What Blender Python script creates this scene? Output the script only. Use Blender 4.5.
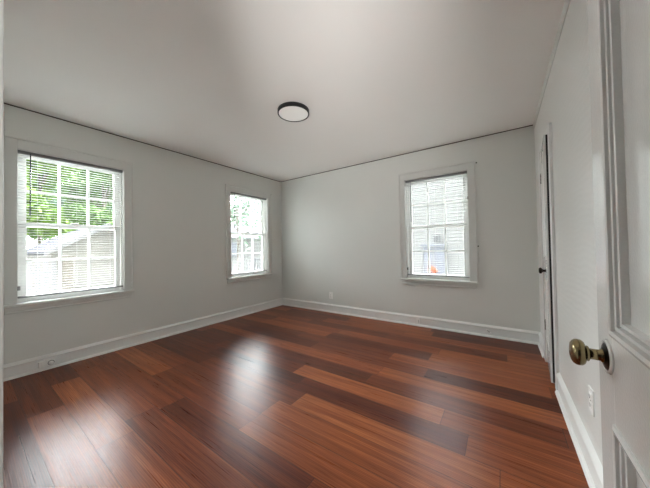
import bpy, bmesh, math, random
from mathutils import Vector, Matrix
random.seed(7)
sc = bpy.context.scene
for o in list(bpy.data.objects):
    bpy.data.objects.remove(o)
R = math.radians

# ------------------------------------------------------------------ camera
CAM_H = 1.106
F_PX = 254.33
pitch, roll, yaw = 0.01534, -0.017807, 0.606685
cd = bpy.data.cameras.new('camera')
cam = bpy.data.objects.new('camera', cd)
sc.collection.objects.link(cam)
cd.sensor_fit = 'HORIZONTAL'
cd.sensor_width = 36.0
cd.lens = F_PX / 650.0 * 36.0
cd.clip_start = 0.02
fw = Vector((-math.sin(yaw) * math.cos(pitch), math.cos(yaw) * math.cos(pitch), math.sin(pitch)))
rt = Vector((math.cos(yaw), math.sin(yaw), 0))
up = rt.cross(fw)
r2 = math.cos(roll) * rt + math.sin(roll) * up
u2 = -math.sin(roll) * rt + math.cos(roll) * up
m = Matrix((r2, u2, -fw)).transposed().to_4x4()
m.translation = Vector((0, 0, CAM_H))
cam.matrix_world = m
sc.camera = cam

# ------------------------------------------------------------------ world, lights, exposure
SKY = 2.4
GLOW = 84.0
GLOW_DIR = (-0.62, 0.55, 0.55)
HALL_FILL_W = 8.0
FILL_UPLIGHT_W = 300.0
LAMP = 0.12
sc.view_settings.view_transform = 'Standard'
sc.view_settings.look = 'None'
sc.view_settings.exposure = 0.42
sc.view_settings.gamma = 1.0
sc.view_settings.use_curve_mapping = False
w = bpy.data.worlds.new('overcast_sky')
sc.world = w
w.use_nodes = True
nt = w.node_tree
nt.nodes.clear()
wo = nt.nodes.new('ShaderNodeOutputWorld')
bg = nt.nodes.new('ShaderNodeBackground')
# overcast sky, bright lobe added beyond the far left corner to light the room
wtc = nt.nodes.new('ShaderNodeTexCoord')
dot = nt.nodes.new('ShaderNodeVectorMath')
dot.operation = 'DOT_PRODUCT'
dot.inputs[1].default_value = Vector(GLOW_DIR).normalized()
nt.links.new(wtc.outputs['Generated'], dot.inputs[0])
mr = nt.nodes.new('ShaderNodeMapRange')
mr.inputs[1].default_value = 0.0
mr.inputs[2].default_value = 1.0
nt.links.new(dot.outputs['Value'], mr.inputs[0])
pw = nt.nodes.new('ShaderNodeMath')
pw.operation = 'POWER'
pw.inputs[1].default_value = 2.2
nt.links.new(mr.outputs[0], pw.inputs[0])
ml = nt.nodes.new('ShaderNodeMath')
ml.operation = 'MULTIPLY_ADD'
ml.inputs[1].default_value = GLOW
ml.inputs[2].default_value = SKY
nt.links.new(pw.outputs[0], ml.inputs[0])
bg.inputs[0].default_value = (0.965, 0.99, 1.01, 1)
nt.links.new(ml.outputs[0], bg.inputs[1])
nt.links.new(bg.outputs[0], wo.inputs[0])
sc.cycles.use_denoising = True
sc.cycles.max_bounces = 16
sc.cycles.diffuse_bounces = 10
sc.cycles.transparent_max_bounces = 32
sc.cycles.sample_clamp_indirect = 8.0
try:
    sc.cycles.use_light_tree = True
except Exception:
    pass

# ------------------------------------------------------------------ dimensions
XL, XR, YB, H = -3.587, 0.330, 3.659, 2.44
YN = 0.015                       # inner face of the wall with the entrance doorway
T = 0.15
WZ0, WZ1, WW = 0.655, 2.05, 0.79
WIN = {1: ('L', 0.695), 2: ('L', 2.893), 3: ('B', -0.728)}
DX0, DX1, DZ = -0.539, 0.197, 2.05      # entrance doorway
CY0, CY1, CZ = 2.61, 3.14, 1.972          # closet doorway


# ------------------------------------------------------------------ materials
def mat(name, col, rough=0.5, metal=0.0, spec=0.5, noise=0.0, nscale=20, bump=0.0, bscale=200, coat=0.0):
    mt = bpy.data.materials.new(name)
    mt.use_nodes = True
    n = mt.node_tree
    b = n.nodes['Principled BSDF']
    b.inputs['Base Color'].default_value = (*col, 1)
    b.inputs['Roughness'].default_value = rough
    b.inputs['Metallic'].default_value = metal
    b.inputs['Specular IOR Level'].default_value = spec
    b.inputs['Coat Weight'].default_value = coat
    tc = n.nodes.new('ShaderNodeTexCoord')
    if noise > 0:
        nz = n.nodes.new('ShaderNodeTexNoise')
        nz.inputs['Scale'].default_value = nscale
        nz.inputs['Detail'].default_value = 4
        n.links.new(tc.outputs['Object'], nz.inputs['Vector'])
        mx = n.nodes.new('ShaderNodeMix')
        mx.data_type = 'RGBA'
        mx.inputs[6].default_value = (*[c * (1 - noise) for c in col], 1)
        mx.inputs[7].default_value = (*[min(1, c * (1 + noise)) for c in col], 1)
        n.links.new(nz.outputs['Fac'], mx.inputs[0])
        n.links.new(mx.outputs[2], b.inputs['Base Color'])
    if bump > 0:
        nb = n.nodes.new('ShaderNodeTexNoise')
        nb.inputs['Scale'].default_value = bscale
        nb.inputs['Detail'].default_value = 2
        n.links.new(tc.outputs['Object'], nb.inputs['Vector'])
        bp = n.nodes.new('ShaderNodeBump')
        bp.inputs['Strength'].default_value = bump
        bp.inputs['Distance'].default_value = 0.002
        n.links.new(nb.outputs['Fac'], bp.inputs['Height'])
        n.links.new(bp.outputs['Normal'], b.inputs['Normal'])
    return mt


def floor_material():
    mt = bpy.data.materials.new('cherry_plank_floor')
    mt.use_nodes = True
    n = mt.node_tree
    L = n.links.new
    b = n.nodes['Principled BSDF']
    N = n.nodes.new

    def mth(op, a, c=None, clamp=False):
        x = N('ShaderNodeMath')
        x.operation = op
        x.use_clamp = clamp
        for i, v in enumerate((a, c)):
            if v is None:
                continue
            if isinstance(v, (int, float)):
                x.inputs[i].default_value = v
            else:
                L(v, x.inputs[i])
        return x.outputs[0]
    tc = N('ShaderNodeTexCoord')
    sp = N('ShaderNodeSeparateXYZ')
    L(tc.outputs['Object'], sp.inputs[0])
    X, Y = sp.outputs[0], sp.outputs[1]
    v = mth('DIVIDE', mth('SUBTRACT', Y, 0.26 - 1.8), 0.18)
    row = mth('FLOOR', v)
    fv = mth('FRACT', v)
    wn = N('ShaderNodeTexWhiteNoise')
    wn.noise_dimensions = '1D'
    L(mth('MULTIPLY', row, 7.31), wn.inputs['W'])
    u = mth('ADD', mth('DIVIDE', X, 1.22), mth('ADD', mth('MULTIPLY', wn.outputs['Value'], 5.0), 20.0))
    pid = mth('FLOOR', u)
    fu = mth('FRACT', u)
    cb = N('ShaderNodeCombineXYZ')
    L(pid, cb.inputs[0])
    L(row, cb.inputs[1])
    wn2 = N('ShaderNodeTexWhiteNoise')
    wn2.noise_dimensions = '3D'
    L(cb.outputs[0], wn2.inputs['Vector'])
    rnd = wn2.outputs['Value']
    # streaky grain stretched along the planks, shifted per plank
    cb2 = N('ShaderNodeCombineXYZ')
    L(mth('ADD', mth('MULTIPLY', X, 0.55), mth('MULTIPLY', rnd, 37.0)), cb2.inputs[0])
    L(mth('ADD', mth('MULTIPLY', Y, 16.0), mth('MULTIPLY', rnd, 91.0)), cb2.inputs[1])
    g1 = N('ShaderNodeTexNoise')
    g1.inputs['Scale'].default_value = 1.6
    g1.inputs['Detail'].default_value = 5
    g1.inputs['Roughness'].default_value = 0.6
    g1.inputs['Distortion'].default_value = 0.6
    L(cb2.outputs[0], g1.inputs['Vector'])
    cb3 = N('ShaderNodeCombineXYZ')
    L(mth('ADD', mth('MULTIPLY', X, 1.3), mth('MULTIPLY', rnd, 17.0)), cb3.inputs[0])
    L(mth('ADD', mth('MULTIPLY', Y, 60.0), mth('MULTIPLY', rnd, 51.0)), cb3.inputs[1])
    g2 = N('ShaderNodeTexNoise')
    g2.inputs['Scale'].default_value = 1.9
    g2.inputs['Detail'].default_value = 4
    g2.inputs['Distortion'].default_value = 1.2
    L(cb3.outputs[0], g2.inputs['Vector'])
    # cathedral figure: rings of a stretched, warped wave
    cb4 = N('ShaderNodeCombineXYZ')
    L(mth('ADD', mth('MULTIPLY', X, 0.9), mth('MULTIPLY', rnd, 13.0)), cb4.inputs[0])
    L(mth('MULTIPLY', mth('SUBTRACT', fv, 0.5), 2.2), cb4.inputs[1])
    wv = N('ShaderNodeTexWave')
    wv.wave_type = 'RINGS'
    wv.inputs['Scale'].default_value = 3.0
    wv.inputs['Distortion'].default_value = 5.0
    wv.inputs['Detail'].default_value = 3
    wv.inputs['Detail Scale'].default_value = 1.5
    L(cb4.outputs[0], wv.inputs['Vector'])
    t = mth('ADD', mth('ADD', mth('MULTIPLY', rnd, 0.58), mth('MULTIPLY', g1.outputs['Fac'], 0.80)),
            mth('ADD', mth('MULTIPLY', g2.outputs['Fac'], 0.52), mth('MULTIPLY', wv.outputs['Fac'], 0.16)))
    t = mth('DIVIDE', mth('SUBTRACT', t, 0.54), 1.0, True)
    ramp = N('ShaderNodeValToRGB')
    e = ramp.color_ramp.elements
    e[0].position = 0.0
    e[0].color = (0.040, 0.0072, 0.0030, 1)
    e[1].position = 1.0
    e[1].color = (0.46, 0.155, 0.055, 1)
    for pos, c in ((0.3, (0.098, 0.0205, 0.0075, 1)), (0.55, (0.175, 0.043, 0.0145, 1)), (0.78, (0.275, 0.080, 0.027, 1))):
        x = e.new(pos)
        x.color = c
    L(t, ramp.inputs[0])
    # narrow dark joints between planks
    ds = mth('MULTIPLY', mth('MINIMUM', fv, mth('SUBTRACT', 1.0, fv)), 0.18)
    de = mth('MULTIPLY', mth('MINIMUM', fu, mth('SUBTRACT', 1.0, fu)), 1.22)
    jn = mth('LESS_THAN', mth('MINIMUM', ds, de), 0.0018)
    mx = N('ShaderNodeMix')
    mx.data_type = 'RGBA'
    L(mth('MULTIPLY', jn, 0.7), mx.inputs[0])
    L(ramp.outputs[0], mx.inputs[6])
    mx.inputs[7].default_value = (0.016, 0.006, 0.004, 1)
    L(mx.outputs[2], b.inputs['Base Color'])
    rr = mth('ADD', mth('MULTIPLY', g2.outputs['Fac'], 0.28), 0.18)
    L(rr, b.inputs['Roughness'])
    b.inputs['Specular IOR Level'].default_value = 0.20
    b.inputs['Specular Tint'].default_value = (1.0, 0.90, 0.95, 1)
    bp = N('ShaderNodeBump')
    bp.inputs['Strength'].default_value = 0.5
    bp.inputs['Distance'].default_value = 0.0012
    L(mth('SUBTRACT', mth('MULTIPLY', g2.outputs['Fac'], 0.6), jn), bp.inputs['Height'])
    L(bp.outputs['Normal'], b.inputs['Normal'])
    return mt


def satin_wall_material():
    mt = mat('satin_wall_paint', (0.785, 0.792, 0.770), 0.30)
    n = mt.node_tree
    b = n.nodes['Principled BSDF']
    tc = n.nodes.new('ShaderNodeTexCoord')
    wv = n.nodes.new('ShaderNodeTexWave')
    wv.bands_direction = 'Z'
    wv.inputs['Scale'].default_value = 9.0
    wv.inputs['Distortion'].default_value = 6.0
    wv.inputs['Detail'].default_value = 1.0
    wv.inputs['Detail Scale'].default_value = 0.6
    n.links.new(tc.outputs['Object'], wv.inputs['Vector'])
    bp = n.nodes.new('ShaderNodeBump')
    bp.inputs['Strength'].default_value = 0.35
    bp.inputs['Distance'].default_value = 0.0009
    n.links.new(wv.outputs['Fac'], bp.inputs['Height'])
    n.links.new(bp.outputs['Normal'], b.inputs['Normal'])
    return mt


def glass_material():
    mt = bpy.data.materials.new('window_glass')
    mt.use_nodes = True
    n = mt.node_tree
    n.nodes.clear()
    out = n.nodes.new('ShaderNodeOutputMaterial')
    tr = n.nodes.new('ShaderNodeBsdfTransparent')
    tr.inputs[0].default_value = (0.96, 0.98, 0.975, 1)
    gl = n.nodes.new('ShaderNodeBsdfGlossy')
    gl.inputs['Roughness'].default_value = 0.01
    fr = n.nodes.new('ShaderNodeFresnel')
    fr.inputs[0].default_value = 1.25
    mx = n.nodes.new('ShaderNodeMixShader')
    n.links.new(fr.outputs[0], mx.inputs[0])
    n.links.new(tr.outputs[0], mx.inputs[1])
    n.links.new(gl.outputs[0], mx.inputs[2])
    n.links.new(mx.outputs[0], out.inputs[0])
    return mt


def lamp_material(st):
    mt = mat('lamp_diffuser', (0.8, 0.79, 0.77), 0.45)
    b = mt.node_tree.nodes['Principled BSDF']
    b.inputs['Emission Color'].default_value = (1.0, 0.96, 0.9, 1)
    b.inputs['Emission Strength'].default_value = st
    return mt


M = {
    'wall': mat('wall_paint', (0.745, 0.757, 0.730), 0.42, noise=0.015, nscale=3, bump=0.12, bscale=90),
    'ceil': mat('ceiling_paint', (0.90, 0.885, 0.862), 0.8, noise=0.012, nscale=2, bump=0.1, bscale=60),
    'trim': mat('white_trim_paint', (0.84, 0.84, 0.83), 0.3, bump=0.08, bscale=60),
    'wallsatin': satin_wall_material(),
    'hallwall': mat('dark_unseen_hall_paint', (0.07, 0.075, 0.08), 0.6),  # unseen hall made dark to keep its bounce off the entrance door
    'casing': mat('casing_paint', (0.70, 0.708, 0.685), 0.38, bump=0.08, bscale=60),
    'base': mat('baseboard_paint', (0.86, 0.867, 0.85), 0.35, bump=0.08, bscale=60),
    'door': mat('glossy_door_paint', (0.86, 0.86, 0.845), 0.10, spec=0.65, bump=0.17, bscale=190),
    'gapshadow': mat('ceiling_shadow_line', (0.06, 0.05, 0.04), 0.9),
    'gaplight': mat('painted_ceiling_bead', (0.35, 0.34, 0.32), 0.7),
    'sash': mat('white_sash_paint', (0.82, 0.82, 0.80), 0.35),
    'slat': mat('white_blind_slat', (0.68, 0.69, 0.68), 0.5, spec=0.2),
    'rail': mat('shaded_blind_rail', (0.24, 0.245, 0.25), 0.45),  # shade on the white blind's rails put into this grey
    'wand': mat('silhouette_wand', (0.07, 0.08, 0.09), 0.25),  # clear wand, its backlit silhouette put into the dark colour
    'glass': glass_material(),
    'floor': floor_material(),
    'black': mat('black_metal_ring', (0.006, 0.006, 0.007), 0.5),
    'lamp': lamp_material(LAMP),
    'brass': mat('antique_brass', (0.30, 0.235, 0.125), 0.22, 1.0, noise=0.35, nscale=25),
    'darkmetal': mat('dark_worn_metal', (0.03, 0.025, 0.02), 0.35, 1.0),
    'steel': mat('dull_steel', (0.35, 0.34, 0.32), 0.35, 1.0),
    'plate': mat('white_plastic', (0.90, 0.90, 0.88), 0.35),
    'slot': mat('dark_slot_and_shade', (0.02, 0.02, 0.02), 0.6),
    'greyplastic': mat('grey_plastic', (0.25, 0.25, 0.25), 0.5),
    'paving': mat('bounce_paving', (0.18, 0.178, 0.17), 0.9, noise=0.15, nscale=6, spec=0.02),
    'siding': mat('white_siding', (0.165, 0.165, 0.162), 0.7, spec=0.02),
    'siding2': mat('cream_siding', (0.19, 0.183, 0.165), 0.7, spec=0.02),
    'shingle': mat('grey_shingles', (0.045, 0.045, 0.052), 0.9, noise=0.3, nscale=14, spec=0.02),
    'whitewood': mat('white_exterior_wood', (0.17, 0.17, 0.17), 0.6, spec=0.02),
    'greywood': mat('weathered_post', (0.11, 0.10, 0.085), 0.8, noise=0.3, nscale=12, spec=0.02),
    'bark': mat('bark', (0.10, 0.08, 0.06), 0.9, noise=0.3, nscale=12),
    'leafa': mat('bright_green_leaves', (0.15, 0.24, 0.055), 0.7, noise=0.35, nscale=2, spec=0.02),
    'leafb': mat('deep_green_leaves', (0.10, 0.17, 0.055), 0.7, noise=0.35, nscale=2, spec=0.02),
    'leafc': mat('bluish_green_leaves', (0.13, 0.20, 0.14), 0.7, noise=0.3, nscale=2, spec=0.02),
    'panebl': mat('blue_grey_pane', (0.15, 0.158, 0.185), 0.5, spec=0.1),
    'orange': mat('orange_petals', (0.40, 0.11, 0.04), 0.6),
    'terracotta': mat('clay_pot', (0.45, 0.2, 0.12), 0.7),
    'dusk': mat('vent_dark', (0.06, 0.06, 0.066), 0.8),
}


# ------------------------------------------------------------------ mesh helpers
class MB:
    def __init__(self):
        self.bm = bmesh.new()

    def box(self, x0, x1, y0, y1, z0, z1, bev=0.0):
        xs, ys, zs = sorted((x0, x1)), sorted((y0, y1)), sorted((z0, z1))
        t = bmesh.new()
        v = [t.verts.new((x, y, z)) for x in xs for y in ys for z in zs]
        for f in ((0, 1, 3, 2), (4, 6, 7, 5), (0, 4, 5, 1), (2, 3, 7, 6), (0, 2, 6, 4), (1, 5, 7, 3)):
            t.faces.new([v[i] for i in f])
        if bev > 0:
            bmesh.ops.bevel(t, geom=t.edges[:], offset=bev, segments=2, affect='EDGES', profile=0.6)
        self._merge(t)
        return self

    def _merge(self, t, mx=None):
        if mx is not None:
            bmesh.ops.transform(t, matrix=mx, verts=t.verts)
        me = bpy.data.meshes.new('tmp')
        t.to_mesh(me)
        t.free()
        self.bm.from_mesh(me)
        bpy.data.meshes.remove(me)

    def lathe(self, prof, seg=32, mx=None):
        """profile of (radius, height) about local z, moved by mx"""
        t = bmesh.new()
        rings = []
        for r, h in prof:
            if r < 1e-6:
                rings.append([t.verts.new((0, 0, h))])
            else:
                rings.append([t.verts.new((r * math.cos(2 * math.pi * k / seg), r * math.sin(2 * math.pi * k / seg), h)) for k in range(seg)])
        for a, b in zip(rings, rings[1:]):
            for k in range(seg):
                k2 = (k + 1) % seg
                if len(a) == 1 and len(b) == 1:
                    continue
                if len(a) == 1:
                    f = t.faces.new((a[0], b[k2], b[k]))
                elif len(b) == 1:
                    f = t.faces.new((a[k], a[k2], b[0]))
                else:
                    f = t.faces.new((a[k], a[k2], b[k2], b[k]))
                f.smooth = True
        self._merge(t, mx)
        return self

    def tube(self, pts, rad, seg=8):
        t = bmesh.new()
        rings = []
        pts = [Vector(p) for p in pts]
        rads = rad if isinstance(rad, (list, tuple)) else [rad] * len(pts)
        for i, p in enumerate(pts):
            d = (pts[min(i + 1, len(pts) - 1)] - pts[max(i - 1, 0)]).normalized()
            a = d.orthogonal().normalized() if i == 0 else (rings_a - d * rings_a.dot(d)).normalized()
            rings_a = a
            b = d.cross(a)
            rings.append([t.verts.new(p + rads[i] * (a * math.cos(2 * math.pi * k / seg) + b * math.sin(2 * math.pi * k / seg))) for k in range(seg)])
        for a, b in zip(rings, rings[1:]):
            for k in range(seg):
                f = t.faces.new((a[k], a[(k + 1) % seg], b[(k + 1) % seg], b[k]))
                f.smooth = True
        t.faces.new(rings[0][::-1])
        t.faces.new(rings[-1])
        self._merge(t)
        return self

    def extrude(self, prof, p0, p1, out):
        """profile (distance from the wall, height) swept from p0 to p1; out = unit vector off the wall"""
        t = bmesh.new()
        o = Vector(out)
        A = [t.verts.new(Vector(p0) + o * d + Vector((0, 0, h))) for d, h in prof]
        B = [t.verts.new(Vector(p1) + o * d + Vector((0, 0, h))) for d, h in prof]
        n = len(prof)
        for i in range(n):
            t.faces.new((A[i], A[(i + 1) % n], B[(i + 1) % n], B[i]))
        t.faces.new(A[::-1])
        t.faces.new(B)
        bmesh.ops.recalc_face_normals(t, faces=t.faces[:])
        self._merge(t)
        return self

    def frame(self, x0, x1, z0, z1, prof, y, side=1, fill=True):
        """mitred moulding round a rectangle in the xz plane; prof = (inset, depth into y*side)"""
        t = bmesh.new()
        loops = []
        for i, d in prof:
            loops.append([t.verts.new(c) for c in ((x0 + i, y + side * d, z0 + i), (x1 - i, y + side * d, z0 + i), (x1 - i, y + side * d, z1 - i), (x0 + i, y + side * d, z1 - i))])
        for a, b in zip(loops, loops[1:]):
            for k in range(4):
                t.faces.new((a[k], a[(k + 1) % 4], b[(k + 1) % 4], b[k]))
        if fill:
            t.faces.new(loops[-1])
        bmesh.ops.recalc_face_normals(t, faces=t.faces[:])
        self._merge(t)
        return self

    def poly(self, vs, faces):
        t = bmesh.new()
        v = [t.verts.new(c) for c in vs]
        for f in faces:
            t.faces.new([v[i] for i in f])
        bmesh.ops.recalc_face_normals(t, faces=t.faces[:])
        self._merge(t)
        return self

    def build(self, name, m, parent=None, origin=None):
        me = bpy.data.meshes.new(name)
        if origin is not None:
            bmesh.ops.translate(self.bm, vec=-Vector(origin), verts=self.bm.verts)
        self.bm.to_mesh(me)
        self.bm.free()
        me.materials.append(m)
        o = bpy.data.objects.new(name, me)
        sc.collection.objects.link(o)
        if parent is not None:
            o.parent = parent
        if origin is not None:
            o.location = origin
        return o


def tag(o, label=None, cat=None, group=None, kind=None):
    if label:
        o['label'] = label
    if cat:
        o['category'] = cat
    if group:
        o['group'] = group
    if kind:
        o['kind'] = kind
    return o


def empty(name, loc, rz=0.0):
    o = bpy.data.objects.new(name, None)
    sc.collection.objects.link(o)
    o.location = loc
    o.rotation_euler = (0, 0, rz)
    o.empty_display_size = 0.1
    return o


def struct(o, label, cat):
    return tag(o, label, cat, kind='structure')


# ------------------------------------------------------------------ the room shell
struct(MB().box(XL - T, 1.35, -1.75, YB + T, -0.12, 0).build('floor', M['floor']),
       'glossy reddish brown cherry plank floor of the empty room', 'floor')
struct(MB().box(XL - T, 1.35, -1.75, YB + T, H, H + 0.12).build('ceiling', M['ceil']),
       'plain off white painted ceiling around the round lamp', 'ceiling')


def wall_cells(mb, axis, a0, a1, t0, t1, holes, z0=0.0, z1=H):
    """wall along an axis from a0 to a1, thickness t0..t1, with rectangular holes (b0, b1, h0, h1)"""
    As = sorted({a0, a1, *[v for h in holes for v in h[:2]]})
    Zs = sorted({z0, z1, *[v for h in holes for v in h[2:]]})
    for p, q in zip(As, As[1:]):
        for r, s in zip(Zs, Zs[1:]):
            c, d = (p + q) / 2, (r + s) / 2
            if any(h[0] < c < h[1] and h[2] < d < h[3] for h in holes):
                continue
            if axis == 'y':
                mb.box(t0, t1, p, q, r, s)
            else:
                mb.box(p, q, t0, t1, r, s)


J = 0.02
mb = MB()
wall_cells(mb, 'y', YN - 0.12, YB + T, XL - T, XL,
           [(WIN[k][1] - WW / 2 - J, WIN[k][1] + WW / 2 + J, WZ0 - 0.03, WZ1 + J) for k in (1, 2)])
struct(mb.build('wall_left', M['wall']), 'light grey painted wall holding two windows, left of the corner', 'wall')
mb = MB()
wall_cells(mb, 'x', XL, XR + 0.12, YB, YB + T, [(WIN[3][1] - WW / 2 - J, WIN[3][1] + WW / 2 + J, WZ0 - 0.03, WZ1 + J)])
struct(mb.build('wall_back', M['wall']), 'light grey painted far wall with a single window', 'wall')
mb = MB()
wall_cells(mb, 'y', YN, YB, XR, XR + 0.12, [(CY0 - J, CY1 + J, 0.0, CZ + J)])
struct(mb.build('wall_right', M['wallsatin']), 'light grey satin painted wall with the closet doorway', 'wall')
mb = MB()
wall_cells(mb, 'x', XL, XR + 0.12, YN - 0.12, YN, [(DX0 - J, DX1 + J, 0.0, DZ + J)])
struct(mb.build('wall_near', M['wall']), 'wall around the entrance doorway', 'wall')
mb = MB()
mb.box(-1.45, -1.35, -1.75, YN - 0.12, 0, H)
mb.box(1.25, 1.35, -1.75, YN - 0.12, 0, H)
mb.box(-1.35, 1.25, -1.75, -1.65, 0, H)
mb.box(XR + 0.12, 1.25, YN - 0.12, YN - 0.02, 0, H)
struct(mb.build('wall_unseen_hall', M['hallwall']), 'unseen walls of the hall outside the entrance doorway, made dark to cut bounce on the door', 'wall')
mb = MB()
mb.box(XR + 0.80, XR + 0.86, 2.2, YB, 0, H)
mb.box(XR + 0.12, XR + 0.80, 2.14, 2.2, 0, H)
mb.box(XR + 0.12, XR + 0.80, YB, YB + 0.06, 0, H)
struct(mb.build('wall_closet', M['wall']), 'dark inside walls of the closet behind the ajar door', 'wall')

# baseboards: board, moulded cap and shoe moulding in one profile
BP = [(0, 0), (0.030, 0), (0.0295, 0.008), (0.024, 0.017), (0.0155, 0.0205), (0.0125, 0.021), (0.0125, 0.104), (0.0150, 0.1045), (0.0205, 0.110), (0.0205, 0.116), (0.0150, 0.124), (0.008, 0.131), (0.003, 0.137), (0, 0.138)]
BPR = [(d, h if h < 0.0215 else h + 0.018) for d, h in BP]
struct(MB().extrude(BP, (XL, YN, 0), (XL, YB, 0), (1, 0, 0)).build('baseboard_left', M['base']),
       'white baseboard running under the two left windows', 'baseboard')
struct(MB().extrude(BP, (XL, YB, 0), (XR, YB, 0), (0, -1, 0)).build('baseboard_back', M['base']),
       'white baseboard along the far wall under the single window', 'baseboard')
mb = MB()
mb.extrude(BPR, (XR, YN, 0), (XR, CY0 - 0.075, 0), (-1, 0, 0))
mb.extrude(BP, (XR, CY1 + 0.10, 0), (XR, YB, 0), (-1, 0, 0))
struct(mb.build('baseboard_right', M['base']), 'white baseboard of the wall with the closet door', 'baseboard')
mb = MB()
mb.extrude(BP, (XL, YN, 0), (DX0 - 0.075, YN, 0), (0, 1, 0))
struct(mb.build('baseboard_near', M['base']), 'white baseboard beside the entrance doorway', 'baseboard')

# thin dark strips paint the shadow line where walls meet the ceiling
mb = MB()
g = 0.008
mb.box(XL, XL + g, YN, YB, H - g, H)
mb.box(XL + g, XR, YB - g, YB, H - g, H)
mb.box(XL + g, XR, YN, YN + g, H - g, H)
struct(mb.build('ceiling_shadow_strip', M['gapshadow']), 'thin dark brown strip painting the shadow line between walls and ceiling', 'trim')
mb = MB()
mb.extrude([(0, -0.05), (0.006, -0.05), (0.010, -0.03), (0.012, -0.012), (0.012, 0), (0, 0)], (XR, YN + g, H), (XR, YB - g, H), (-1, 0, 0))
struct(mb.build('trim_2', M['casing']), 'narrow painted bead at the ceiling above the closet wall', 'trim')

# entrance doorway casing and jamb
mb = MB()
for y0, y1 in ((YN, YN + 0.0192), (YN - 0.138, YN - 0.12)):
    mb.box(DX0 - 0.075, DX0 - 0.004, y0, y1, 0, DZ + 0.075, 0.003)
    mb.box(DX0 - 0.004, DX1 + 0.004, y0, y1, DZ + 0.004, DZ + 0.075, 0.003)
    mb.box(DX1 + 0.004, DX1 + 0.075, y0, y1, 0, DZ + 0.075, 0.003)
mb.box(DX0 - J, DX0, YN - 0.12, YN, 0, DZ)
mb.box(DX1, DX1 + J, YN - 0.12, YN, 0, DZ)
mb.box(DX0 - J, DX1 + J, YN - 0.12, YN, DZ, DZ + J)
struct(mb.build('trim_3', M['trim']), 'white casing and jamb of the entrance doorway at the picture edge', 'trim')

# closet doorway casing and jamb
mb = MB()
for a, b, c, d in ((CY0 - 0.075, CY0, 0, CZ + 0.045), (CY1, CY1 + 0.10, 0, CZ + 0.045), (CY0, CY1, CZ, CZ + 0.045)):
    mb.box(XR - 0.018, XR, a, b, c, d, 0.003)
mb.box(XR, XR + 0.12, CY0 - J, CY0, 0, CZ)
mb.box(XR, XR + 0.12, CY1, CY1 + J, 0, CZ)
mb.box(XR, XR + 0.12, CY0 - J, CY1 + J, CZ, CZ + J)
struct(mb.build('trim_4', M['trim']), 'white casing around the closet doorway', 'trim')


# ------------------------------------------------------------------ windows (local x along the wall, +y outdoors, z up from the stool)
WH = WZ1 - WZ0
WLAB = {1: 'large white six over six sash window nearest the entrance, garage and trees outside',
        2: 'white six over six sash window beside the far left corner',
        3: 'white six over six sash window in the far wall, neighbouring house outside'}


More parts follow.
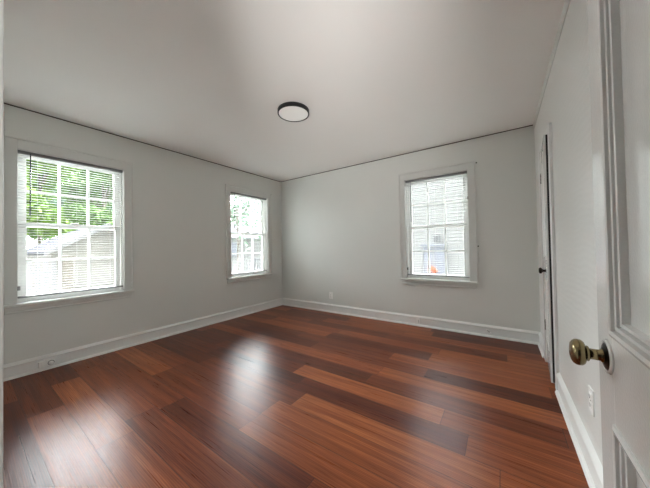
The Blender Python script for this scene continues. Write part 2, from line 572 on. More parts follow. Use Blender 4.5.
def window(k):
    side, c = WIN[k]
    loc, rz = ((XL, c, WZ0), R(90)) if side == 'L' else ((c, YB, WZ0), 0.0)
    root = struct(empty('window_%d' % k, loc, rz), WLAB[k], 'window')
    h = WW / 2
    f = MB()
    f.box(-h - 0.075, -h, -0.018, 0, 0, WH + 0.09, 0.003)
    f.box(h, h + 0.075, -0.018, 0, 0, WH + 0.09, 0.003)
    f.box(-h, h, -0.018, 0, WH, WH + 0.09, 0.003)
    f.box(-h - 0.083, -h - 0.070, -0.027, 0, 0, WH + 0.098, 0.003)
    f.box(h + 0.070, h + 0.083, -0.027, 0, 0, WH + 0.098, 0.003)
    f.box(-h - 0.083, h + 0.083, -0.027, 0, WH + 0.087, WH + 0.100, 0.003)
    f.build('casing', M['casing'], root)
    j = MB()
    j.box(-h - J, -h, 0, T, 0, WH)
    j.box(h, h + J, 0, T, 0, WH)
    j.box(-h - J, h + J, 0, T, WH, WH + J)
    for s in (-1, 1):       # stops between blind and sashes
        j.box(s * h, s * (h - 0.014), 0.048, 0.060, 0, WH)
        j.box(s * h, s * (h - 0.014), 0.128, T, 0, WH)
    j.box(-h, h, 0.048, 0.060, WH - 0.014, WH)
    j.build('jamb', M['sash'], root)
    s_ = MB()
    s_.box(-h - 0.085, h + 0.085, -0.064, 0.0, -0.026, 0, 0.005)
    s_.box(-h - J, h + J, -0.004, T + 0.03, -0.030, 0)
    s_.build('stool', M['casing'], root)
    a = MB()
    a.box(-h - 0.072, h + 0.072, -0.014, 0, -0.076, -0.026, 0.002)
    a.box(-h - 0.072, h + 0.072, -0.027, 0, -0.084, -0.070, 0.004)
    a.build('apron', M['casing'], root)

    def sash(name, y0, y1, z0, z1, bot, top):
        b = MB()
        st = 0.05
        hs = h - 0.014
        b.box(-hs, -hs + st, y0, y1, z0, z1, 0.002)
        b.box(hs - st, hs, y0, y1, z0, z1, 0.002)
        b.box(-hs + st, hs - st, y0, y1, z0, z0 + bot, 0.002)
        b.box(-hs + st, hs - st, y0, y1, z1 - top, z1, 0.002)
        so = b.build(name, M['sash'], root)
        mu = MB()
        xw = 2 * (hs - st)
        ym = (y0 + y1) / 2
        for i in (1, 2):
            xm = -hs + st + xw * i / 3
            mu.box(xm - 0.010, xm + 0.010, y0 + 0.004, y1 - 0.004, z0 + bot, z1 - top)
        zm = (z0 + bot + z1 - top) / 2
        mu.box(-hs + st, hs - st, y0 + 0.005, y1 - 0.005, zm - 0.010, zm + 0.010)
        mu.build('muntins', M['sash'], so)
        gl = MB()
        gl.box(-hs + st - 0.004, hs - st + 0.004, ym - 0.0015, ym + 0.0015, z0 + bot - 0.004, z1 - top + 0.004)
        gl.build('pane', M['glass'], so)
        return so
    sash('upper_sash', 0.096, 0.126, 0.700, WH, 0.036, 0.045)
    sash('lower_sash', 0.062, 0.092, 0.0, 0.738, 0.060, 0.036)
    lk = MB().box(-0.03, 0.03, 0.064, 0.096, 0.738, 0.752, 0.003)
    lk.build('sash_lock', M['steel'], root)
    ex = MB()
    ex.box(-h - 0.07, h + 0.07, T, T + 0.03, 0, WH + 0.08)
    e2 = MB()
    e2.box(-h - 0.10, -h, T, T + 0.025, -0.03, WH + 0.10)
    e2.box(h, h + 0.10, T, T + 0.025, -0.03, WH + 0.10)
    e2.box(-h, h, T, T + 0.025, WH, WH + 0.10)
    ex.bm.free()
    e2.build('exterior_casing', M['whitewood'], root)
    return root


for k in (1, 2, 3):
    window(k)
    side, c = WIN[k]
    # daylight portal: guides sky sampling through the opening, gives off nothing itself
    ld = bpy.data.lights.new('daylight_portal', 'AREA')
    ld.shape = 'RECTANGLE'
    ld.size, ld.size_y = WW, WH
    ld.cycles.is_portal = True
    lo = bpy.data.objects.new('daylight_portal', ld)
    sc.collection.objects.link(lo)
    if side == 'L':
        lo.location = (XL - T - 0.05, c, WZ0 + WH / 2)
        lo.rotation_euler = (R(90), 0, R(-90))
    else:
        lo.location = (c, YB + T + 0.05, WZ0 + WH / 2)
        lo.rotation_euler = (R(-90), 0, 0)
        lo.rotation_euler = (R(90), 0, R(180))


# ------------------------------------------------------------------ mini blinds
def make_blind():
    root = empty('window_blind', (0, 0, 0))
    hw = WW / 2 - 0.006
    MB().box(-hw, hw, 0.004, 0.034, WH - 0.030, WH - 0.002, 0.003).build('head_rail', M['rail'], root)
    P, half = 0.0245, 0.0125
    t = bmesh.new()
    z = WH - 0.042
    yc = 0.020
    while z > 0.072:
        cs = [(-half, -0.0006), (-half * 0.5, 0.0), (0, 0.0002), (half * 0.5, 0.0), (half, -0.0006)]
        tilt = R(-2.5)
        ringA, ringB = [], []
        pts = [(y * math.cos(tilt) - zz * math.sin(tilt), y * math.sin(tilt) + zz * math.cos(tilt)) for y, zz in cs]
        pts = pts + [(y, zz - 0.0006) for y, zz in reversed(pts)]
        for x, ring in ((-hw + 0.002, ringA), (hw - 0.002, ringB)):
            for y, zz in pts:
                ring.append(t.verts.new((x, yc + y, z + zz)))
        n = len(pts)
        for i in range(n):
            t.faces.new((ringA[i], ringA[(i + 1) % n], ringB[(i + 1) % n], ringB[i]))
        t.faces.new(ringA)
        t.faces.new(ringB[::-1])
        z -= P
    bmesh.ops.recalc_face_normals(t, faces=t.faces[:])
    s = MB()
    s._merge(t)
    s.build('slats', M['slat'], root)
    MB().box(-hw, hw, 0.008, 0.032, 0.043, 0.060, 0.004).build('bottom_rail', M['rail'], root)
    for x in (-0.27, 0.0, 0.27):
        MB().tube([(x, 0.0065, WH - 0.03), (x, 0.0065, 0.055)], 0.0007, 6).build('ladder_cord', M['slat'], root)
    wd = MB()
    wd.tube([(-0.315, 0.002, WH - 0.02), (-0.315, -0.004, WH - 0.045)], 0.0025, 8)
    wd.tube([(-0.315, -0.004, WH - 0.04), (-0.318, -0.005, WH - 0.60)], 0.0042, 8)
    wd.build('tilt_wand', M['wand'], root)
    MB().box(-hw - 0.004, -hw + 0.014, 0.0, 0.034, 0.115, 0.150, 0.002).build('hold_down_bracket', M['greyplastic'], root)
    return root


def copy_tree(o, parent=None):
    c = o.copy()
    sc.collection.objects.link(c)
    if parent is not None:
        c.parent = parent
    for ch in list(o.children):
        copy_tree(ch, c)
    return c


BL = {1: 'lowered white mini blind in the big window nearest the entrance, trees behind it',
      2: 'lowered white mini blind in the window beside the far left corner',
      3: 'lowered white mini blind in the far wall window'}
blind = make_blind()
for k in (1, 2, 3):
    o = blind if k == 1 else copy_tree(blind)
    side, c = WIN[k]
    o.location, o.rotation_euler = ((XL, c, WZ0), (0, 0, R(90))) if side == 'L' else ((c, YB, WZ0), (0, 0, 0))
    tag(o, BL[k], 'window blind', 'white mini blinds in the windows')

# small grey cord cleat on the far window's jamb
tag(MB().box(WIN[3][1] + WW / 2 - 0.007, WIN[3][1] + WW / 2 + 0.005, YB - 0.024, YB - 0.018 + 0.018, 1.685, 1.72, 0.002).build('cord_cleat', M['greyplastic']),
    'tiny grey cleat on the right casing edge of the far wall window', 'cleat')


# ------------------------------------------------------------------ panelled doors
def panel_door(root, width, height, thick, stile, lock, top_rail, bot_rail, m, hinge_sign=1):
    """leaf in local x 0..width, local y 0..thick (y=0 the room face), local z 0..height"""
    x0, x1 = stile, width - stile
    b = MB()
    b.box(0, stile, 0, thick, 0, height, 0.002)
    b.box(width - stile, width, 0, thick, 0, height, 0.002)
    b.box(x0, x1, 0, thick, 0, bot_rail, 0.0)
    b.box(x0, x1, 0, thick, lock[0], lock[1], 0.0)
    b.box(x0, x1, 0, thick, height - top_rail, height, 0.0)
    b.build('leaf', m, root)
    pr = [(-0.004, 0.0), (-0.004, -0.004), (0.002, -0.006), (0.008, -0.005), (0.011, 0.0005), (0.016, 0.001), (0.019, 0.006), (0.027, 0.004), (0.031, 0.009), (0.034, 0.013), (0.044, 0.013)]
    for z0, z1 in ((bot_rail, lock[0]), (lock[1], height - top_rail)):
        p = MB()
        p.frame(x0, x1, z0, z1, pr, 0.0, 1)
        p.frame(x0, x1, z0, z1, pr, thick, -1)
        p.build('panel', m, root)


KNOB = [(0, 0.0530), (0.010, 0.0527), (0.017, 0.0512), (0.0215, 0.0485), (0.0240, 0.0450), (0.0248, 0.0410), (0.0240, 0.0365), (0.0212, 0.0330),
        (0.0165, 0.0310), (0.0138, 0.0298), (0.0145, 0.0275), (0.0132, 0.0262), (0.0100, 0.025), (0.0100, 0.011), (0.0122, 0.009), (0.0122, 0.005), (0.0, 0.005)]
ROSE = [(0, 0.0075), (0.0150, 0.0075), (0.0165, 0.0060), (0.0215, 0.0055), (0.0245, 0.0035), (0.026, 0.002), (0.026, 0), (0, 0)]
RING = [(0.0255, 0.0015), (0.0265, 0.0045), (0.030, 0.0035), (0.0315, 0), (0.0255, 0), (0.0255, 0.0015)]


def knob_set(root, x, z, y, sgn, s=1.0, m='brass'):
    # local +z of the lathe points along sgn * y
    mx = Matrix.Translation((x, y, z)) @ Matrix.Rotation(R(-90 * sgn), 4, 'X') @ Matrix.Scale(s, 4)
    k = MB().lathe(KNOB, 40, mx).build('knob', M[m], root)
    MB().lathe(ROSE, 32, mx).build('rosette', M['darkmetal'], k)
    MB().lathe(RING, 32, mx).build('rosette_ring', M['door'], k)
    return k


def hinge(root, x, y, z, h=0.09):
    b = MB()
    b.tube([(x, y, z - h / 2), (x, y, z + h / 2)], 0.006, 10)
    for i in range(3):
        b.tube([(x, y, z - h / 2 + h * (i + 0.5) / 3 - 0.012), (x, y, z - h / 2 + h * (i + 0.5) / 3 + 0.012)], 0.0068, 10)
    b.tube([(x, y, z + h / 2), (x, y, z + h / 2 + 0.006)], [0.0045, 0.003], 8)
    return b.build('hinge', M['steel'], root)


# entrance door, standing open along the right wall: local +x -> world +Y, local +y -> world +X
# (a reflection-free rotation of 90 degrees maps x->Y, y->-X, so the leaf is laid out with y negative)
root = struct(empty('door_2', (0.160, 0.030, 0.008), R(90)),
              'open white panelled entrance door with brass knob, cut off by the picture edge', 'door')
W2 = 0.727


def entry_leaf():
    th = 0.035
    b = MB()
    st = 0.086
    h = 2.03
    lock = (0.768, 0.932)
    b.box(0, st + 0.02, -th, 0, 0, h, 0.002)
    b.box(W2 - st, W2, -th, 0, 0, h, 0.002)
    x0, x1 = st + 0.02, W2 - st
    b.box(x0, x1, -th, 0, 0, 0.24)
    b.box(x0, x1, -th, 0, lock[0], lock[1])
    b.box(x0, x1, -th, 0, h - 0.12, h)
    b.build('leaf', M['door'], root)
    pr = [(-0.003, 0.0), (-0.003, -0.003), (0.003, -0.0055), (0.009, -0.004), (0.0095, 0.0070), (0.0125, 0.0070), (0.0130, 0.0), (0.018, 0.001), (0.0185, 0.0100), (0.0215, 0.0100), (0.0220, 0.004), (0.027, 0.005), (0.0275, 0.0150), (0.040, 0.0150)]
    for z0, z1 in ((0.24, lock[0]), (lock[1], h - 0.12)):
        p = MB()
        p.frame(x0, x1, z0, z1, pr, 0.0, -1)
        p.frame(x0, x1, z0, z1, pr, -th, 1)
        p.build('panel', M['door'], root)
    k = knob_set(root, 0.668, 0.884, 0.0, 1)
    for z in (0.25, 1.05, 1.78):
        hinge(root, -0.004, -th - 0.004, z)


entry_leaf()

# closet door, ajar: hinge at the far jamb, leaf running towards the camera (local +x -> world -Y)
TH = R(4.0)
root = struct(empty('door_1', (XR - 0.004, CY1 - 0.004, 0.030), R(-90) - TH),
              'white closet door standing slightly ajar in the right wall', 'door')
# local x -> -Y ; local y -> +X : room face at y = 0, thickness into +y
panel_door(root, 0.512, 1.936, 0.035, 0.085, (0.78, 0.95), 0.11, 0.22, M['door'])
knob_set(root, 0.455, 0.862, 0.0, -1, 1.0, 'darkmetal')
MB().box(0.5115, 0.5135, 0.012, 0.034, 0.004, 1.932).build('edge_shade_strip', M['slot'], root)  # dark strip paints the shaded gap beside the leaf edge
for z in (0.32, 1.69):
    hinge(root, 0.0, -0.006, z)

# ------------------------------------------------------------------ ceiling lamp
cl = tag(empty('ceiling_light', (-1.62, 1.84, H)), 'flush round ceiling lamp with black rim and white diffuser', 'ceiling lamp')
b = MB()
b.lathe([(0, 0), (0.146, 0), (0.151, -0.004), (0.152, -0.036), (0.150, -0.040), (0.143, -0.0405), (0.1405, -0.038), (0.1405, -0.030), (0, -0.030)], 72)
b.build('rim', M['black'], cl)
b = MB()
b.lathe([(0.1400, -0.0305), (0.1400, -0.0375), (0.13, -0.0385), (0.0, -0.0395)], 72)
b.build('diffuser', M['lamp'], cl)

# added fill lamp in the unseen hall, spilling in through the entrance doorway
hl = tag(empty('hall_fill_lamp', (0.85, -0.85, H)), 'added unseen ceiling lamp in the hall, fill light for the room', 'ceiling lamp')
MB().lathe([(0, 0), (0.16, 0), (0.165, -0.006), (0.16, -0.05), (0.0, -0.052)], 48).build('housing', M['plate'], hl)
ld = bpy.data.lights.new('hall_fill_light', 'AREA')
ld.shape = 'DISK'
ld.size = 0.30
ld.energy = HALL_FILL_W
ld.color = (1.0, 0.98, 0.95)
lo = bpy.data.objects.new('hall_fill_light', ld)
sc.collection.objects.link(lo)
lo.location = (0.85, -0.85, H - 0.06)


# torchiere added in the unseen hall, throws fill light onto the room's ceiling
tl = tag(empty('fill_uplighter', (0.60, -1.28, 0)), 'added unseen uplighter in the hall, throws fill light through the doorway', 'fill lamp')
MB().lathe([(0, 0), (0.14, 0), (0.14, 0.012), (0.02, 0.025), (0, 0.025)], 32).build('base', M['steel'], tl)
MB().tube([(0, 0, 0.02), (0, 0, 0.38)], 0.012, 12).build('pole', M['steel'], tl)
aim = Vector((-0.42, 2.0, 2.44)) - Vector((0.60, -1.28, 0.45))
q = aim.to_track_quat('Z', 'Y')
MB().lathe([(0, -0.06), (0.05, -0.06), (0.33, 0.015), (0.325, 0.018), (0.045, -0.05), (0, -0.05)], 32,
           Matrix.Translation((0, 0, 0.45)) @ q.to_matrix().to_4x4()).build('shade', M['plate'], tl)
ld = bpy.data.lights.new('fill_uplighter_light', 'SPOT')
ld.energy = FILL_UPLIGHT_W
ld.color = (1.0, 0.985, 0.965)
ld.spot_size = R(56)
ld.spot_blend = 1.0
ld.shadow_soft_size = 0.30
lo = bpy.data.objects.new('fill_uplighter_light', ld)
sc.collection.objects.link(lo)
lo.location = Vector((0.60, -1.28, 0.45)) + aim.normalized() * 0.33
lo.rotation_euler = (-aim).to_track_quat('Z', 'Y').to_euler()

# ------------------------------------------------------------------ outlets and small fittings
def outlet(loc, rz, label):
    """duplex receptacle: local +y is into the wall, x along it"""
    r = tag(empty('wall_outlet', loc, rz), label, 'power outlet', 'duplex wall outlets')
    MB().box(-0.035, 0.035, -0.006, 0.0, -0.0575, 0.0575, 0.0025).build('cover_plate', M['plate'], r)
    for s in (-1, 1):
        f = MB()
        f.box(-0.017, 0.017, -0.0085, -0.005, s * 0.0195 - 0.014, s * 0.0195 + 0.014, 0.003)
        rc = f.build('receptacle', M['plate'], r)
        q = MB()
        q.box(-0.008, -0.0055, -0.009, -0.0080, s * 0.0195 - 0.004, s * 0.0195 + 0.006)
        q.box(0.0055, 0.008, -0.009, -0.0080, s * 0.0195 - 0.004, s * 0.0195 + 0.006)
        q.tube([(0, -0.0080, s * 0.0195 - 0.008), (0, -0.009, s * 0.0195 - 0.008)], 0.0025, 8)
        q.build('slots', M['slot'], rc)
    MB().tube([(0, -0.0055, 0), (0, -0.0072, 0)], 0.003, 10).build('screw', M['steel'], r)
    return r


outlet((-2.433, YB, 0.285), 0.0, 'small white duplex outlet on the far wall near the corner')
outlet((XR, 1.685, 0.372), R(-90), 'white duplex outlet low on the right wall behind the open door')

# surface outlet box with a round plug on the left baseboard
r = tag(empty('outlet_box', (XL + 0.0125, 0.475, 0.064), R(90)), 'small white surface outlet box on the left baseboard under the big window', 'outlet box')
b = MB().box(-0.052, 0.052, -0.040, 0.0, -0.027, 0.027, 0.004)
b.build('box', M['plate'], r)
MB().box(-0.036, -0.006, -0.042, -0.0395, -0.015, 0.015, 0.002).build('receptacle', M['plate'], r)
pm = Matrix.Translation((0.027, -0.040, 0.004)) @ Matrix.Rotation(R(90), 4, 'X')
b = MB().lathe([(0, 0), (0.021, 0), (0.021, 0.004), (0.017, 0.006), (0.017, 0.022), (0.013, 0.026), (0, 0.026)], 24, pm)
b.build('round_plug', M['plate'], r)
MB().lathe([(0.0175, 0.0062), (0.0225, 0.0062), (0.0225, 0.0072), (0.0175, 0.0072), (0.0175, 0.0062)], 24, pm).build('plug_ring', M['greyplastic'], r)

r = tag(empty('phone_jack', (-0.977, YB - 0.0125, 0.072)), 'tiny white jack box on the far baseboard below the window', 'phone jack')
MB().box(-0.019, 0.019, -0.022, 0, -0.029, 0.029, 0.003).build('box', M['plate'], r)
MB().box(0.010, 0.0155, -0.0235, -0.0215, -0.022, 0.016, 0.001).build('socket', M['greyplastic'], r)

r = tag(empty('door_stop', (-0.165, YB - 0.0125, 0.078)), 'spring door stop with white tip on the far baseboard near closet', 'door stop')
MB().lathe([(0, 0.008), (0.010, 0.007), (0.013, 0.003), (0.013, 0), (0, 0)], 20, Matrix.Rotation(R(90), 4, 'X')).build('base', M['plate'], r)
pts = []
for i in range(90):
    t_ = i / 89
    a = t_ * 2 * math.pi * 11
    ax = Vector((0.030 * t_, -0.008 - 0.055 * t_, -0.004 * t_ - 0.010 * t_ * t_))
    pts.append(ax + Vector((0.0045 * math.cos(a), 0, 0.0045 * math.sin(a))))
MB().tube(pts, 0.0011, 6).build('spring', M['steel'], r)
MB().lathe([(0, 0.012), (0.008, 0.013), (0.010, 0.007), (0.009, 0), (0, 0)], 16, Matrix.Translation((0.030, -0.061, -0.014)) @ Matrix.Rotation(R(90), 4, 'X')).build('tip', M['plate'], r)


def nail(loc, axis, label):
    mx = Matrix.Translation(loc) @ (Matrix.Rotation(R(90), 4, 'X') if axis == 'y' else Matrix.Rotation(R(90), 4, 'Y'))
    o = MB().lathe([(0, 0.018), (0.0075, 0.0175), (0.0085, 0.015), (0.004, 0.012), (0.003, 0), (0, 0)], 12, mx).build('nail', M['darkmetal'], origin=loc)
    tag(o, label, 'nail', 'leftover nails beside the windows')


nail((-0.232, YB, 2.125), 'y', 'dark nail at the upper corner of the far wall window')
nail((-0.236, YB, 1.094), 'y', 'dark nail halfway down the right side of the far wall window')
nail((XL, 3.378, 2.136), 'x', 'dark nail between the corner and the top of the corner window')

# ------------------------------------------------------------------ outdoors
GZ = -0.55
struct(MB().box(-62, 25, -25, 45, GZ - 0.1, GZ).build('ground', M['paving']), 'paving outside the house, mostly unseen, made pale to bounce light indoors', 'ground')  # mostly hidden paving, made pale to bounce daylight up to the ceiling


def lap_siding(mb, p0, p1, z0, z1, out, pitch=0.10, top=None):
    """stack of lapped boards between p0 and p1; top(s) gives the wall's height at fraction s"""
    p0, p1, o = Vector(p0), Vector(p1), Vector(out)
    z = z0
    while z < z1:
        zt = min(z + pitch, z1)
        s0, s1 = 0.0, 1.0
        if top is not None:
            ss = [i / 200 for i in range(201) if top(i / 200) > zt]
            if not ss:
                break
            s0, s1 = ss[0], ss[-1]
        a, b = p0.lerp(p1, s0), p0.lerp(p1, s1)
        mb.extrude([(0, 0), (0.028, 0), (0.006, zt - z), (0, zt - z)], (a.x, a.y, z), (b.x, b.y, z), o)
        z = zt


# garage seen through the big left window
GX, s_ = -14.0, 14.0 / 10.6
ye0, yr, ye1 = 1.35 * s_, 2.75 * s_, 4.15 * s_
ze = 1.106 + (1.05 - 1.106) * s_
zr = 1.106 + (1.93 - 1.106) * s_
gr = tag(empty('garage', (GX, yr, GZ)), 'cream garage with grey shingled gable roof outside the big window', 'garage')


def loc(v):
    return (v[0] - GX, v[1] - yr, v[2] - GZ)


b = MB()
yA, yB_ = ye0 + 0.2, ye1 - 0.2
zw = ze + 0.12
vs = [(x, y, z) for x in (GX, GX - 6.5) for y, z in ((yA, GZ), (yB_, GZ), (yB_, zw), (yr, zr - 0.03), (yA, zw))]
b.poly([loc(v) for v in vs], [(0, 1, 2, 3, 4), (9, 8, 7, 6, 5), (0, 5, 6, 1), (1, 6, 7, 2), (4, 9, 5, 0)])
b.build('wall', M['siding2'], gr)
b = MB()
lap_siding(b, loc((GX, yA, 0)), loc((GX, yB_, 0)), 0.0, zr - GZ, (1, 0, 0), 0.13,
           top=lambda s: (zw + (zr - zw) * (1 - abs(2 * s - 1))) - GZ)
b.build('siding', M['siding2'], gr)
b = MB()
for ya, yb in ((ye0, yr), (ye1, yr)):
    vs = []
    for dz in (0, 0.10):
        vs += [loc((GX + 0.30, ya, ze + dz)), loc((GX - 6.8, ya, ze + dz)), loc((GX - 6.8, yb, zr + dz)), loc((GX + 0.30, yb, zr + dz))]
    b.poly(vs, [(0, 1, 2, 3), (4, 7, 6, 5), (0, 4, 5, 1), (1, 5, 6, 2), (2, 6, 7, 3), (3, 7, 4, 0)])
b.build('roof', M['shingle'], gr)
b = MB()
for ya, yb in ((ye0, yr), (ye1, yr)):
    vs = []
    for x in (GX + 0.30, GX + 0.34):
        vs += [loc((x, ya, ze - 0.04)), loc((x, yb, zr - 0.04)), loc((x, yb, zr + 0.12)), loc((x, ya, ze + 0.12))]
    b.poly(vs, [(0, 1, 2, 3), (4, 7, 6, 5), (0, 4, 5, 1), (1, 5, 6, 2), (2, 6, 7, 3), (3, 7, 4, 0)])
b.build('fascia', M['whitewood'], gr)

# white picket fence and post in front of the garage
fx = -9.2
fr = tag(empty('picket_fence', (fx, 1.0, GZ)), 'white picket fence in front of the cream garage', 'fence')
b = MB()
y = -0.9
while y < 0.38:
    b.box(-0.01, 0.01, y, y + 0.085, 0.05, 1.45)
    b.poly([(-0.01, y, 1.45), (-0.01, y + 0.085, 1.45), (-0.01, y + 0.0425, 1.53), (0.01, y, 1.45), (0.01, y + 0.085, 1.45), (0.01, y + 0.0425, 1.53)],
           [(0, 1, 2), (3, 5, 4), (0, 2, 5, 3), (1, 4, 5, 2)])
    y += 0.135
b.build('pickets', M['whitewood'], fr)
for z in (0.35, 1.12):
    MB().box(-0.05, -0.012, -0.92, 0.46, z, z + 0.09).build('rail', M['whitewood'], fr)
b = MB()
b.box(fx - 0.09, fx + 0.09, 1.50 - 0.02, 1.50 + 0.20, GZ, 0.98, 0.01)
b.box(fx - 0.12, fx + 0.12, 1.50 - 0.05, 1.50 + 0.23, 0.98, 1.03, 0.01)
tag(b.build('gate_post', M['greywood'], origin=(fx, 1.6, GZ)), 'weathered grey post at the end of the picket fence', 'post')

# neighbouring white house seen through the corner window
NX = -12.5
nh = tag(empty('neighbour_house', (NX, 10, GZ)), 'white bungalow with low roof outside the corner window', 'house')
b = MB()
b.box(-5, 0, -3.2, 4.2, 0, 2.3)
b.build('wall', M['siding'], nh)
b = MB()
lap_siding(b, (0, -3.2, 0), (0, 4.2, 0), 0.0, 2.3, (1, 0, 0), 0.14)
b.build('siding', M['siding'], nh)
b = MB()
b.poly([(0.4, -3.6, 2.3), (0.4, 4.6, 2.3), (-2.5, 4.6, 3.3), (-2.5, -3.6, 3.3), (-5.4, -3.6, 2.3), (-5.4, 4.6, 2.3)],
       [(0, 1, 2, 3), (3, 2, 5, 4), (0, 3, 4), (1, 5, 2), (0, 4, 5, 1)])
b.build('roof', M['shingle'], nh)
for y in (-1.65, 0.95):
    f = MB().box(0.02, 0.06, y, y + 0.8, 1.25, 2.15)
    fo = f.build('house_window', M['whitewood'], nh)
    MB().box(0.058, 0.066, y + 0.08, y + 0.72, 1.33, 2.07).build('house_pane', M['panebl'], fo)
pr_ = tag(empty('porch_railing', (NX + 1.6, 9.4, GZ)), 'low railing with dark balusters before the white bungalow', 'railing')
b = MB()
b.box(-0.03, 0.03, -0.9, 1.1, 1.14, 1.18)
b.box(-0.03, 0.03, -0.9, 1.1, 0.0 + 0.90, 0.93)
b.build('rails', M['whitewood'], pr_)
b = MB()
y = -0.85
while y < 1.1:
    b.box(-0.02, 0.02, y, y + 0.05, 0.0, 1.14)
    y += 0.14
b.build('balusters', M['dusk'], pr_)

# house with lap siding seen through the far wall window
HY = 9.66
hh = tag(empty('neighbour_house', (-2.0, HY, GZ)), 'pale lap sided house wall filling the far wall window', 'house')
b = MB()
b.box(-5, 4, 0, 5, 0, 5.2)
b.build('wall', M['siding'], hh)
b = MB()
lap_siding(b, (-5, 0, 0), (4, 0, 0), 0.0, 5.2, (0, -1, 0), 0.115)
b.build('siding', M['siding'], hh)
b = MB()
b.poly([(-5.4, -0.3, 5.2), (4.4, -0.3, 5.2), (4.4, 2.5, 6.0), (-5.4, 2.5, 6.0), (-5.4, 5.5, 5.2), (4.4, 5.5, 5.2)],
       [(0, 1, 2, 3), (3, 2, 5, 4), (0, 3, 4), (1, 5, 2), (0, 4, 5, 1)])
b.build('roof', M['shingle'], hh)
f = MB()
x0, x1, z0, z1 = -0.34, 0.36, 0.50, 1.62
f.box(x0 - 0.09, x0, -0.06, 0, z0 - 0.09, z1 + 0.09)
f.box(x1, x1 + 0.09, -0.06, 0, z0 - 0.09, z1 + 0.09)
f.box(x0, x1, -0.06, 0, z1, z1 + 0.09)
f.box(x0 - 0.05, x1 + 0.05, -0.10, 0, z0 - 0.09, z0)
f.box(-0.02, 0.02, -0.05, 0, z0, z1)
f.box(x0, x1, -0.05, 0, 1.06, 1.10)
fo = f.build('house_window', M['whitewood'], hh)
MB().box(x0, x1, -0.035, -0.030, z0, z1).build('house_pane', M['panebl'], fo)
b = MB()
for i in range(3):
    b.box(0.02 + 0.09 * i, 0.07 + 0.09 * i, -0.05, 0, 1.80, 2.02)
b.build('gable_vent', M['dusk'], hh)
b = MB().box(-0.40, 0.42, -0.22, 0, 1.66, 1.72)
b.build('window_hood', M['panebl'], hh)

# orange flowers in a pot on that house's window ledge
pot = tag(empty('flower_pot', (-2.02, HY - 0.30, GZ)), 'orange flowers in a clay pot before the lap sided house', 'flower pot')
MB().box(-0.25, 0.25, -0.12, 0.12, 0.0, 0.46, 0.01).build('plinth', M['whitewood'], pot)
MB().lathe([(0, 0.46), (0.10, 0.46), (0.14, 0.68), (0.15, 0.70), (0.13, 0.70), (0, 0.69)], 20).build('pot', M['terracotta'], pot)


def leaf_cloud(centres, n, size, sq=0.8):
    t = bmesh.new()
    rr = random.Random(len(centres) * 31 + n)
    for i in range(n):
        c, rad = rr.choice(centres)
        d = Vector((rr.gauss(0, 1), rr.gauss(0, 1), rr.gauss(0, 1))).normalized() * rad * (rr.random() ** 0.45)
        d.z *= sq
        p = Vector(c) + d
        nrm = Vector((rr.gauss(0, 1), rr.gauss(0, 1), rr.gauss(0, 1) + 0.6)).normalized()
        a = nrm.orthogonal().normalized()
        bb = nrm.cross(a)
        ang = rr.random() * 6.28
        a, bb = a * math.cos(ang) + bb * math.sin(ang), bb * math.cos(ang) - a * math.sin(ang)
        s = size * (0.6 + 0.8 * rr.random())
        f = [t.verts.new(p + a * s), t.verts.new(p + bb * s * 0.5 + nrm * s * 0.1), t.verts.new(p - a * s), t.verts.new(p - bb * s * 0.5 + nrm * s * 0.1)]
        t.faces.new(f)
    m_ = MB()
    m_._merge(t)
    return m_


leaf_cloud([((0, 0, 0.86), 0.16), ((0.10, 0, 0.80), 0.10)], 160, 0.04).build('blossoms', M['orange'], pot)


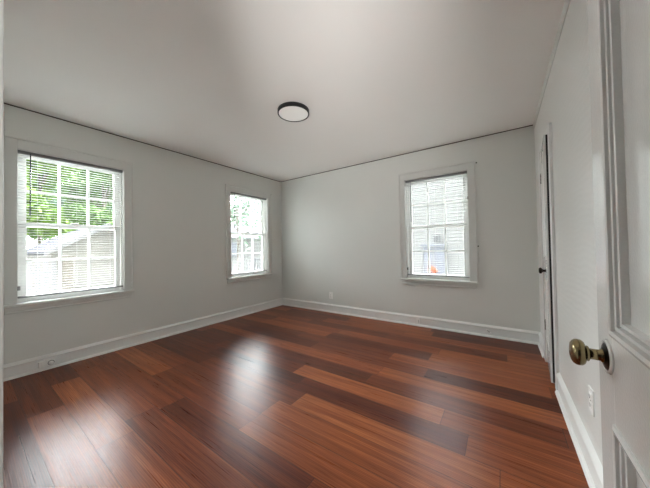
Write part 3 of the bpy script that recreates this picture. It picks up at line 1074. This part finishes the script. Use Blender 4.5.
def tree(name, x, y, h, rad, leaf, label, n=2600, size=0.17, seed=1, trunk=0.16):
    rr = random.Random(seed)
    t = tag(empty(name, (x, y, GZ)), label, 'tree')
    b = MB()
    b.tube([(0, 0, 0), (0.05, 0.02, h * 0.25), (-0.04, 0.06, h * 0.5), (0.03, 0, h * 0.85)], [trunk, trunk * 0.8, trunk * 0.55, trunk * 0.15], 10)
    centres = []
    for i in range(15):
        a = i * 2.4 + rr.random()
        z = h * (0.26 + 0.66 * ((i * 0.618 + 0.2 * rr.random()) % 1.0))
        q = rad * (0.35 + 0.6 * rr.random()) * (1.15 - 0.6 * abs(z / h - 0.5))
        e = Vector((q * math.cos(a), q * math.sin(a), z))
        b.tube([(0, 0.03, z * 0.72), e * 0.55 + Vector((0, 0, z * 0.42)), e], [trunk * 0.4, trunk * 0.25, trunk * 0.08], 6)
        centres.append((e, rad * (0.5 + 0.3 * rr.random())))
    centres.append((Vector((0, 0, h * 0.9)), rad * 0.6))
    b.build('trunk', M['bark'], t)
    leaf_cloud(centres, n, size).build('crown', M[leaf], t)
    return t


tree('leafy_tree', -25.0, 0.2, 9.0, 1.9, 'leafa', 'bright green tree left of the garage roof', 6000, 0.18, 3)
tree('leafy_tree', -25.5, 6.4, 9.2, 1.9, 'leafb', 'deep green tree rising straight behind the garage ridge', 6000, 0.18, 4)
tree('leafy_tree', -33.0, 4.0, 12.0, 2.3, 'leafa', 'tall bright green tree far behind the middle of the garage', 6000, 0.25, 5)
tree('leafy_tree', -33.5, 11.0, 12.5, 2.1, 'leafc', 'tall bluish green tree far behind the right end of the garage', 6000, 0.25, 6)
tree('leafy_tree', -41.0, 3.4, 14.5, 2.4, 'leafb', 'tallest deep green tree farthest behind the garage', 5600, 0.30, 11)
tree('leafy_tree', -41.0, 10.6, 14.5, 2.2, 'leafa', 'far bright green tree seen over the right slope of the garage', 5600, 0.30, 12)
tree('leafy_tree', -50.0, 7.0, 19.0, 3.2, 'leafc', 'highest bluish tree standing last behind the garage', 6500, 0.36, 13)
tree('leafy_tree', -58.0, 13.5, 21.0, 3.4, 'leafb', 'remote dark tree showing between crowns above the garage', 6500, 0.40, 14)
tree('leafy_tree', -25.0, 19.5, 9.0, 3.0, 'leafc', 'pale bluish tree behind the white bungalow', 2600, 0.22, 8)
tree('slim_tree', -10.2, 7.45, 8.0, 1.5, 'leafc', 'slim sparse tree before the white bungalow', 260, 0.13, 9, 0.035)
